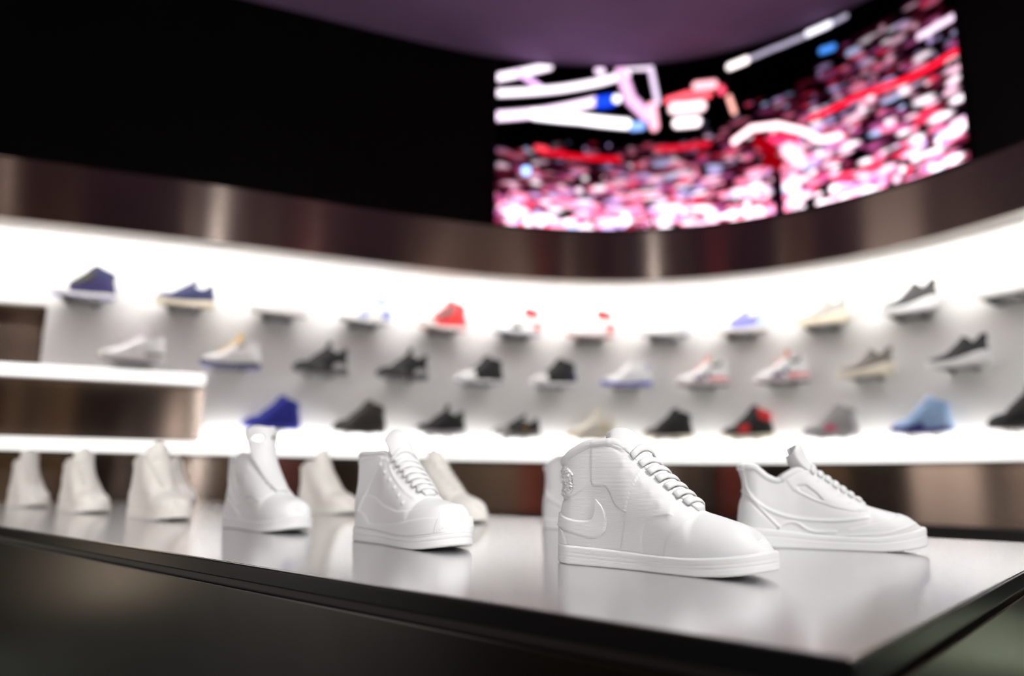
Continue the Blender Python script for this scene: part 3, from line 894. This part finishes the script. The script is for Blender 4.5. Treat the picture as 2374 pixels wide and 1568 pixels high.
table_shoe('white_printed_shoe', 'white printed shoe with rounded dome tongue, third from left in the front row', 1.800, .296, A0, 'high', rel_plain, 'print_cream', ns=100, nv=40, rows=6, tongue=[(.71, .079), (.6, .105), (.52, .126), (.46, .144), (.435, .158), (.42, .173), (.405, .188), (.39, .199), (.365, .205)], tw=[.012, .020, .024, .028, .031, .033, .034, .034, .032])
table_shoe('white_printed_shoe', 'white printed shoe with narrow laced throat, second from left in the front row', 2.300, .272, A0, 'high', rel_cut, 'print_cream', ns=90, nv=36, rows=6, zscale=.97, tongue=[(.71, .079), (.6, .105), (.52, .126), (.46, .144), (.435, .158), (.42, .173), (.405, .188), (.39, .199), (.365, .205)], tw=[.012, .020, .024, .028, .031, .033, .034, .034, .032])
table_shoe('white_printed_shoe', 'white printed shoe with square tall tongue at the far left of the table', 2.850, .262, A0, 'high', rel_plain, 'print_cream', ns=90, nv=36, rows=6, square=True, tongue=[(.71, .079), (.6, .105), (.52, .126), (.46, .144), (.435, .158), (.42, .173), (.405, .188), (.39, .199), (.365, .210)], tw=[.012, .020, .024, .028, .031, .033, .034, .034, .032])
table_shoe('white_printed_shoe', 'pale printed shoe half hidden behind the third shoe from the left', 3.02, .84, A0, 'high', rel_plain, 'print_cream', ns=80, nv=32, rows=5, tongue=[(.71, .079), (.6, .105), (.52, .126), (.46, .144), (.435, .158), (.42, .173), (.405, .188), (.39, .199), (.365, .205)], tw=[.012, .020, .024, .028, .031, .033, .034, .034, .032])
table_shoe('white_printed_shoe', 'cream printed shoe standing in the back row left of the ribbed shoe', 1.88, .84, A0, 'high', rel_cut, 'print_cream', ns=90, nv=36, rows=5, square=True, tongue=[(.71, .079), (.6, .105), (.52, .126), (.46, .144), (.435, .158), (.42, .173), (.405, .188), (.39, .199), (.365, .205)], tw=[.012, .020, .024, .028, .031, .033, .034, .034, .032])
table_shoe('white_printed_shoe', 'cream printed shoe half hidden behind the ribbed shoe', 1.32, .84, A0, 'high', rel_plain, 'print_cream', ns=90, nv=36, rows=5, grow=.010)
table_shoe('white_printed_shoe', 'grey white printed shoe whose heel shows behind the sharp high-top', .83, .84, A0, 'high', rel_mid, ns=110, nv=44, rows=5)

# ------------------------------------------------------------------ sneakers on the wall
_mc = {}
def cmat(col, rough=.6):
    if isinstance(col, str): return M[col]
    k = (col, rough)
    if k not in _mc: _mc[k] = pmat('sneaker_material', col, rough=rough, noise=.10, nscale=60, bump=.15, bscale=500)
    return _mc[k]
WHT, OFF, CRM = (.80, .80, .80), (.70, .68, .67), (.78, .70, .55)
BLK, CHR, BRN = (.012, .012, .013), (.035, .034, .034), (.035, .028, .022)
NAV, IND, ROY = (.014, .019, .075), (.020, .015, .085), (.012, .018, .27)
RED, LBL, LAV, GRY, TAU = (.72, .03, .035), (.33, .50, .78), (.22, .22, .55), (.38, .37, .37), (.17, .155, .135)
YEL, PNK, PUR, GRN, LIL = (.75, .50, .12), (.78, .16, .26), (.14, .04, .16), (.05, .09, .03), (.45, .45, .80)
AREA = dict(
    collar=[(-.2, .112), (.10, .112), (.20, .108), (.30, .112), (.36, .125), (.46, .30), (-.2, .30)],
    heel=[(-.2, .03), (.14, .03), (.15, .05), (.12, .072), (.06, .088), (-.2, .09)],
    toe=[(.64, .0), (.70, .05), (.76, .13), (1.2, .13), (1.2, .0)],
    toebox=[(.52, .045), (.58, .062), (.64, .070), (.72, .072), (.76, .12), (1.1, .12), (1.1, .052), (.8, .045)],
    eyestay=[(.24, .20), (.26, .11), (.36, .085), (.52, .066), (.66, .056), (.72, .075), (.6, .2)],
    side=[(.12, .035), (.16, .09), (.30, .085), (.42, .062), (.50, .035)],
    swoosh=[(.05, .075), (.22, .058), (.40, .050), (.48, .075), (.44, .045), (.36, .034), (.22, .036)],
    fore=[(.42, .03), (.46, .06), (.60, .055), (.66, .03)],
    foot=[(.10, .0), (.12, .115), (.40, .115), (.70, .055), (.80, .0)],
    low_heel=[(-.2, .03), (.16, .03), (.13, .07), (.06, .10), (.04, .2), (-.2, .2)],
)
ROWZ = {1: 1.803, 2: 1.488, 3: 1.172}
def wall_shoe(row, s, style, name, label, up, sole, out, tongue=None, patches=(), sy=1.0):
    z = ROWZ[row]
    x, y, a = wall_pt(s, .078)
    sh = Shoe(style, 76, 30, zscale=sy)
    sh.root = empty(name, (x, y, z), a + math.pi)
    tag(sh.root, label, 'sneaker', 'sneakers in row %s of the display wall' % ('one', 'two', 'three')[row - 1])
    sh.upper(cmat(up), .004)
    sh.sole(cmat(sole), cmat(out), grooves=((.55, .0012),))
    if sh.st['tongue'] is not None:
        sh.tongue(cmat(tongue or up), n=26, k=11)
        sh.laces(cmat(tongue or up), 4, .44, .64)
    for nm, ar, col in patches:
        sh.patch(nm, AREA[ar] if isinstance(ar, str) else ar, cmat(col))
    # bracket
    b = empty('shoe_bracket', (x, y, z), a + math.pi)
    tag(b, 'acrylic bracket under ' + label, 'bracket', 'acrylic shoe brackets on the display wall')
    h = .020 if row == 1 else .006
    bm_obj('plate', box_bm(-.085, .085, -.080, .034, -h - .0005, -.0005, .0015, 2), M['acrylic'], b)   # local -y is the wall
    for px in (-.055, .060):
        bm_obj('peg', cyl_bm((px, -.081, -h - .0075), (px, .010, -h - .0075), .007, seg=12), M['steel' if row > 1 else 'acrylic'], b, True)

S1 = lambda k: -2.695 + .4797 * k
S2 = lambda k: -2.438 + .4757 * k
KNITW = dict()
row1 = [
    ('high', 'dark indigo sneaker with black tongue and white sole, top row far left', IND, WHT, LIL, BLK, [('eyestay', 'eyestay', BLK), ('toe_cap', 'toe', OFF), ('collar', 'collar', NAV)], .95),
    ('low', 'navy runner sneaker with cream sole, second in the top row', NAV, CRM, CRM, NAV, [], 1.14),
    ('mid', 'white sneaker with dark navy heel tab in the top row', WHT, OFF, OFF, WHT, [('heel_tab', [(-.1, .118), (.06, .118), (.13, .128), (.13, .3), (-.1, .3)], NAV)], .97),
    ('high', 'white high-top sneaker with blue collar and blue heel in the top row', WHT, WHT, OFF, (.05, .09, .45), [('collar', 'collar', (.30, .36, .68)), ('heel_panel', 'heel', (.06, .10, .48)), ('toe_panel', 'fore', (.30, .36, .68))], 1.0),
    ('high', 'red high-top sneaker with grey toe and white sole in the top row', RED, WHT, (.8, .45, .42), RED, [('toe_cap', 'toe', (.45, .42, .40)), ('eyestay', 'eyestay', (.16, .06, .06))], 1.02),
    ('high', 'white high-top with red collar and dark blue outsole, left of its twin', WHT, WHT, (.25, .25, .42), WHT, [('collar', 'collar', RED), ('heel_panel', 'heel', RED), ('throat', 'fore', CHR)], 1.02),
    ('high', 'white high-top with red collar and pale red outsole, right of its twin', WHT, WHT, (.62, .22, .18), WHT, [('collar', 'collar', RED), ('heel_panel', 'heel', RED)], 1.02),
    ('low', 'white low sneaker with pale blue heel and grey outsole', WHT, OFF, (.25, .27, .31), WHT, [('heel_panel', 'low_heel', (.45, .58, .72))], 1.05),
    ('low', 'lavender blue low sneaker with light blue heel in the top row', LAV, WHT, (.8, .66, .62), LAV, [('heel_panel', 'low_heel', (.55, .70, .86)), ('mudguard', 'toe', (.62, .72, .86))], 1.12),
    ('knit', 'light taupe knit sneaker with thick cream sole in the top row', (.36, .34, .31), CRM, CRM, None, [], 1.0),
    ('knit', 'charcoal knit sneaker with thick white sole in the top row', CHR, WHT, OFF, None, [], 1.06),
    ('knit', 'white runner sneaker at the right end of the top row', (.68, .66, .66), WHT, OFF, None, [('stripe', 'side', (.55, .54, .56))], 1.08),
]
row2 = [
    ('mid', 'white runner with pink collar and black heel sole in the middle row', WHT, OFF, (.35, .32, .36), (.72, .62, .66), [('heel_clip', [(-.1, .0), (.30, .0), (.28, .048), (-.1, .052)], CHR)], .93),
    ('mid', 'white sneaker with yellow tongue and blue black sole in the middle row', WHT, BLK, LIL, YEL, [('collar', [(.28, .115), (.44, .10), (.40, .14), (.28, .14)], (.3, .25, .2))], 1.0),
    ('mid', 'black mid-top with grey heel sole, left one of the black pair', BLK, CHR, GRY, BLK, [('heel_clip', [(-.1, .0), (.34, .0), (.28, .056), (.18, .068), (-.1, .05)], (.48, .46, .48)), ('side_panel', 'fore', (.10, .10, .10))], 1.0),
    ('mid', 'black mid-top with grey heel sole, right one of the black pair', BLK, CHR, GRY, BLK, [('heel_clip', [(-.1, .0), (.34, .0), (.28, .056), (.18, .068), (-.1, .05)], (.48, .46, .48)), ('side_panel', 'fore', (.10, .10, .10))], 1.0),
    ('high', 'black sneaker with white toe and white sole below the red high-top', BLK, WHT, (.62, .60, .68), BLK, [('toe_cap', [(.55, 0), (.60, .05), (.70, .2), (1.2, .2), (1.2, 0)], WHT)], .93),
    ('high', 'black high sneaker with white sole below the red collared twins', BLK, WHT, (.62, .60, .68), BLK, [('toe_cap', [(.58, 0), (.62, .05), (.72, .2), (1.2, .2), (1.2, 0)], OFF), ('heel_panel', 'heel', IND)], .95),
    ('mid', 'white mid-top with royal blue outsole and lilac collar in the middle row', WHT, (.03, .02, .40), OFF, WHT, [('heel_tab', [(-.1, .10), (.06, .10), (.10, .16), (.05, .2), (-.1, .2)], (.42, .42, .66))], 1.0),
    ('mid', 'white sneaker with red and purple accents, left one of the pair', WHT, (.78, .70, .70), CHR, (.70, .25, .20), [('heel_clip', [(-.1, .0), (.30, .0), (.34, .05), (.16, .05), (-.1, .045)], RED), ('side_panel', 'fore', PUR), ('collar', [(.10, .118), (.30, .112), (.30, .2), (.10, .2)], BRN), ('eyestay', [(.32, .05), (.42, .05), (.40, .085), (.34, .09)], (.22, .23, .32))], 1.02),
    ('mid', 'white sneaker with red and purple accents, right one of the pair', WHT, (.78, .70, .70), CHR, (.70, .25, .20), [('heel_clip', [(-.1, .0), (.30, .0), (.34, .05), (.16, .05), (-.1, .045)], RED), ('side_panel', 'fore', PUR), ('collar', [(.10, .118), (.30, .112), (.30, .2), (.10, .2)], BRN), ('eyestay', [(.32, .05), (.42, .05), (.40, .085), (.34, .09)], (.22, .23, .32))], 1.02),
    ('knit', 'dark taupe knit sneaker with cream sole in the middle row', TAU, (.80, .74, .62), CRM, None, [], .98),
    ('knit', 'black knit sneaker with white sole at the right of the middle row', BLK, WHT, OFF, None, [], 1.0),
]
row3 = [
    ('high', 'royal blue high-top sneaker in the bottom row', ROY, (.04, .05, .42), (.06, .07, .45), ROY, [], .98),
    ('high', 'dark brown high-top sneaker in the bottom row', BRN, (.04, .035, .03), BRN, BRN, [('toe_cap', 'toe', (.05, .045, .04))], .98),
    ('mid', 'black sneaker with green heel patch and lilac white sole', BLK, (.45, .43, .47), WHT, BLK, [('heel_patch', [(.04, .085), (.16, .085), (.16, .125), (.04, .125)], GRN)], .95),
    ('low', 'black low sneaker with gold disc on its side', BLK, (.20, .18, .17), OFF, BLK, [('toe_cap', 'toe', (.35, .33, .31)), ('gold_disc', [(.34 + .062 * math.cos(q * math.pi / 8), .052 + .018 * math.sin(q * math.pi / 8)) for q in range(16)], 'gold')], 1.02),
    ('mid', 'cream sneaker partly hidden behind the sharp white high-top', (.80, .76, .66), CRM, CRM, CRM, [('emblem', [(.18, .06), (.26, .06), (.26, .085), (.18, .085)], YEL)], .98),
    ('high', 'black high-top sneaker with cream sole in the bottom row', BLK, (.62, .56, .46), CRM, BLK, [('toe_cap', 'toe', (.07, .065, .06))], 1.0),
    ('high', 'black high-top with bright red panels in the bottom row', BLK, (.70, .62, .50), CRM, BLK, [('collar', [(-.1, .098), (.12, .100), (.24, .118), (.26, .18), (-.1, .18)], RED), ('swoosh_panel', [(.44, .03), (.40, .07), (.46, .085), (.60, .07), (.66, .03)], RED), ('heel_panel', 'heel', BLK)], 1.02),
    ('high', 'grey high-top sneaker with pink side panel', GRY, (.42, .40, .40), GRY, GRY, [('side_panel', [(.34, .03), (.38, .062), (.50, .068), (.58, .05), (.56, .03)], PNK), ('mudguard', [(.60, .0), (.64, .042), (.85, .045), (1.2, .06), (1.2, 0)], (.24, .23, .23))], .98),
    ('high', 'light blue high-top sneaker with navy mudguard', LBL, (.05, .04, .25), (.60, .66, .76), (.50, .62, .80), [('mudguard', [(.40, .0), (.42, .055), (.52, .05), (.70, .034), (1.2, .045), (1.2, 0)], (.045, .035, .24)), ('heel_panel', 'heel', (.40, .55, .80))], 1.02),
    ('mid', 'black sneaker at the right end of the bottom row', BLK, CHR, GRY, BLK, [], 1.05),
]
for k, (sty, lab, up_, so, ou, to, pa, sy) in enumerate(row1): wall_shoe(1, S1(k), sty, 'sneaker', lab, up_, so, ou, to, pa, sy)
for k, (sty, lab, up_, so, ou, to, pa, sy) in enumerate(row2): wall_shoe(2, S2(k), sty, 'sneaker', lab, up_, so, ou, to, pa, sy)
for k, (sty, lab, up_, so, ou, to, pa, sy) in enumerate(row3): wall_shoe(3, S1(k + 2) + .005, sty, 'sneaker', lab, up_, so, ou, to, pa, sy)

# ------------------------------------------------------------------ spotlights, and things added for their reflections
def spot_lamp(loc, aim, power, label, angle=50, radius=.06, col=(1, .975, .945)):
    r = empty('track_spotlight', loc); tag(r, label, 'spotlight', 'ceiling track spotlights')
    d = (Vector(aim) - Vector(loc)).normalized()
    bm_obj('housing', cyl_bm(d * -.10, d * .06, .05, .055, 20), M['dark_metal'], r, True)
    bm_obj('lamp_lens', cyl_bm(d * .0605, d * .064, .045, .045, 20), M['lens'], r)
    bm_obj('stem', cyl_bm((0, 0, .02), (0, 0, Z_CEIL - loc[2]), .012, seg=10), M['dark_metal'], r)
    l = bpy.data.lights.new('spot_beam', 'SPOT'); l.energy = power; l.spot_size = R(angle); l.spot_blend = .6; l.shadow_soft_size = radius; l.color = col
    o = bpy.data.objects.new('spot_beam', l); COL.objects.link(o); o.parent = r
    o.location = d * .09; o.rotation_euler = d.to_track_quat('-Z', 'Y').to_euler()
spot_lamp((1.55, -.55, 3.25), (.15, 1.15, .85), KEY_W, 'black track spotlight to the right of the camera', 46, .10)
spot_lamp((-.2, -.9, 3.25), (-.6, 1.9, .85), KEY_W * .42, 'black track spotlight behind the camera', 46, .10)
spot_lamp((-2.3, .6, 3.25), (-1.6, 2.5, .85), KEY_W * .40, 'black track spotlight left of the table', 46, .10)
spot_lamp((1.9, 2.3, 3.30), (.5, 1.2, .85), FILL_W, 'black track spotlight over the far end of the table', 46, .10, (.93, .96, 1))

def added_light_post(name, x, y, w, mt, label, depth=.03, rz=None):  # added posts, strips and boxes that supply streaks mirrored in the bronze
    r = empty(name, (x, y, 0), math.atan2(x, -y + 1) if rz is None else rz); tag(r, label, 'lamp', 'added lit posts and panels for reflections in the bronze')
    bm_obj('frame', box_bm(-w / 2 - .02, w / 2 + .02, -.06, -.01, 0, 3.4, .004), M['dark_metal'], r)
    bm_obj('diffuser', box_bm(-w / 2, w / 2, -.01, depth - .01, .06, 3.34, .004), M[mt], r)
added_light_post('added_light_post', .03, -.42, .05, 'post', 'added slim white light post behind the camera for bronze streaks', rz=0)  # added stand-in for an unknown bright thing mirrored in the bronze
added_light_post('added_light_strip', 1.66, -3.3, .10, 'warm_strip', 'added slim amber light strip on the right of the back wall')  # amber strips from here on are added to draw narrow warm streaks
added_light_post('added_light_strip', -1.82, -3.4, .06, 'warm_strip', 'added amber light strip at the left end of the back wall')
added_light_post('added_light_strip', -1.45, -3.4, .035, 'warm_strip', 'added thin amber light strip second from the left')
added_light_post('added_light_strip', 2.18, -3.2, .12, 'warm_strip', 'added amber light strip at the right end of the back wall')
added_light_post('added_light_strip', .70, -3.5, .07, 'warm_strip', 'added thin amber light strip in the middle of the back wall')
added_light_post('added_light_strip', -1.18, -3.5, .07, 'warm_strip', 'added thin amber light strip third from the left')
added_light_post('added_light_box', -4.3, -.6, .9, 'amber_box', 'added wide amber lightbox on the left, for reflections')  # amber and red boxes are added colour for the bronze to mirror
added_light_post('added_light_box', 2.70, -2.70, .45, 'red_box', 'added tall red lightbox at the back right, for reflections')
added_light_post('added_light_box', -2.7, -2.6, .8, 'red_box', 'added tall red lightbox at the back left, for reflections')
added_light_post('added_light_box', -6.12, 1.35, 1.5, 'white_box', 'added wide white lightbox on the far left wall, for reflections', rz=R(-90))  # added to brighten the right end of the bronze wall
c = empty('added_round_column', (1.66, .98, 0)); tag(c, 'added cream plaster column right of the table, for its reflection', 'column')  # unseen column, added for a beige reflection in the bronze
bm_obj('shaft', cyl_bm((0, 0, .12), (0, 0, Z_CEIL), .16, seg=40), M['cream_stone'], c, True)
bm_obj('base', cyl_bm((0, 0, 0), (0, 0, .12), .19, seg=40), M['plinth'], c, True)
spot_lamp((.9, 2.3, 3.3), (1.66, .98, 1.3), 150, 'added black track spotlight lighting the column for its reflection', 50, .08, (1, .9, .8))  # added to light the mirrored side of the column
spot_lamp((1.3, 1.6, 3.3), (2.1, 1.95, .4), 420, 'added black track spotlight lighting the green bench for its reflection', 50, .08, (.93, 1, .86))  # added to brighten the bench that the end panel mirrors
lt = empty('added_floor_lantern', (-2.85, 1.95, 0)); tag(lt, 'added warm floor lantern left of the table, for its reflection', 'lantern')  # unseen lamp, added to put a warm spot on the front panel
bm_obj('base', cyl_bm((0, 0, 0), (0, 0, .04), .14, .13, 24), M['dark_metal'], lt, True)
bm_obj('stem', cyl_bm((0, 0, .04), (0, 0, .40), .02, .02, 16), M['dark_metal'], lt, True)
bm_obj('glass', cyl_bm((0, 0, .40), (0, 0, .68), .10, .10, 24), M['lantern'], lt, True)
bm_obj('lid', cyl_bm((0, 0, .68), (0, 0, .74), .12, .05, 24), M['dark_metal'], lt, True)
bn = empty('bench', (2.12, 1.95, 0), R(35)); tag(bn, 'added grey green upholstered bench right of the table, for its reflection', 'bench')  # unseen bench, added so the end panel reflects grey green
bm_obj('seat', box_bm(-.5, .5, -.2, .2, .30, .46, .03, 3), M['bench'], bn, True)
for bx_ in (-.44, .44):
    for by_ in (-.15, .15):
        bm_obj('leg', cyl_bm((bx_, by_, 0), (bx_, by_, .30), .018, .022, 12), M['dark_metal'], bn, True)
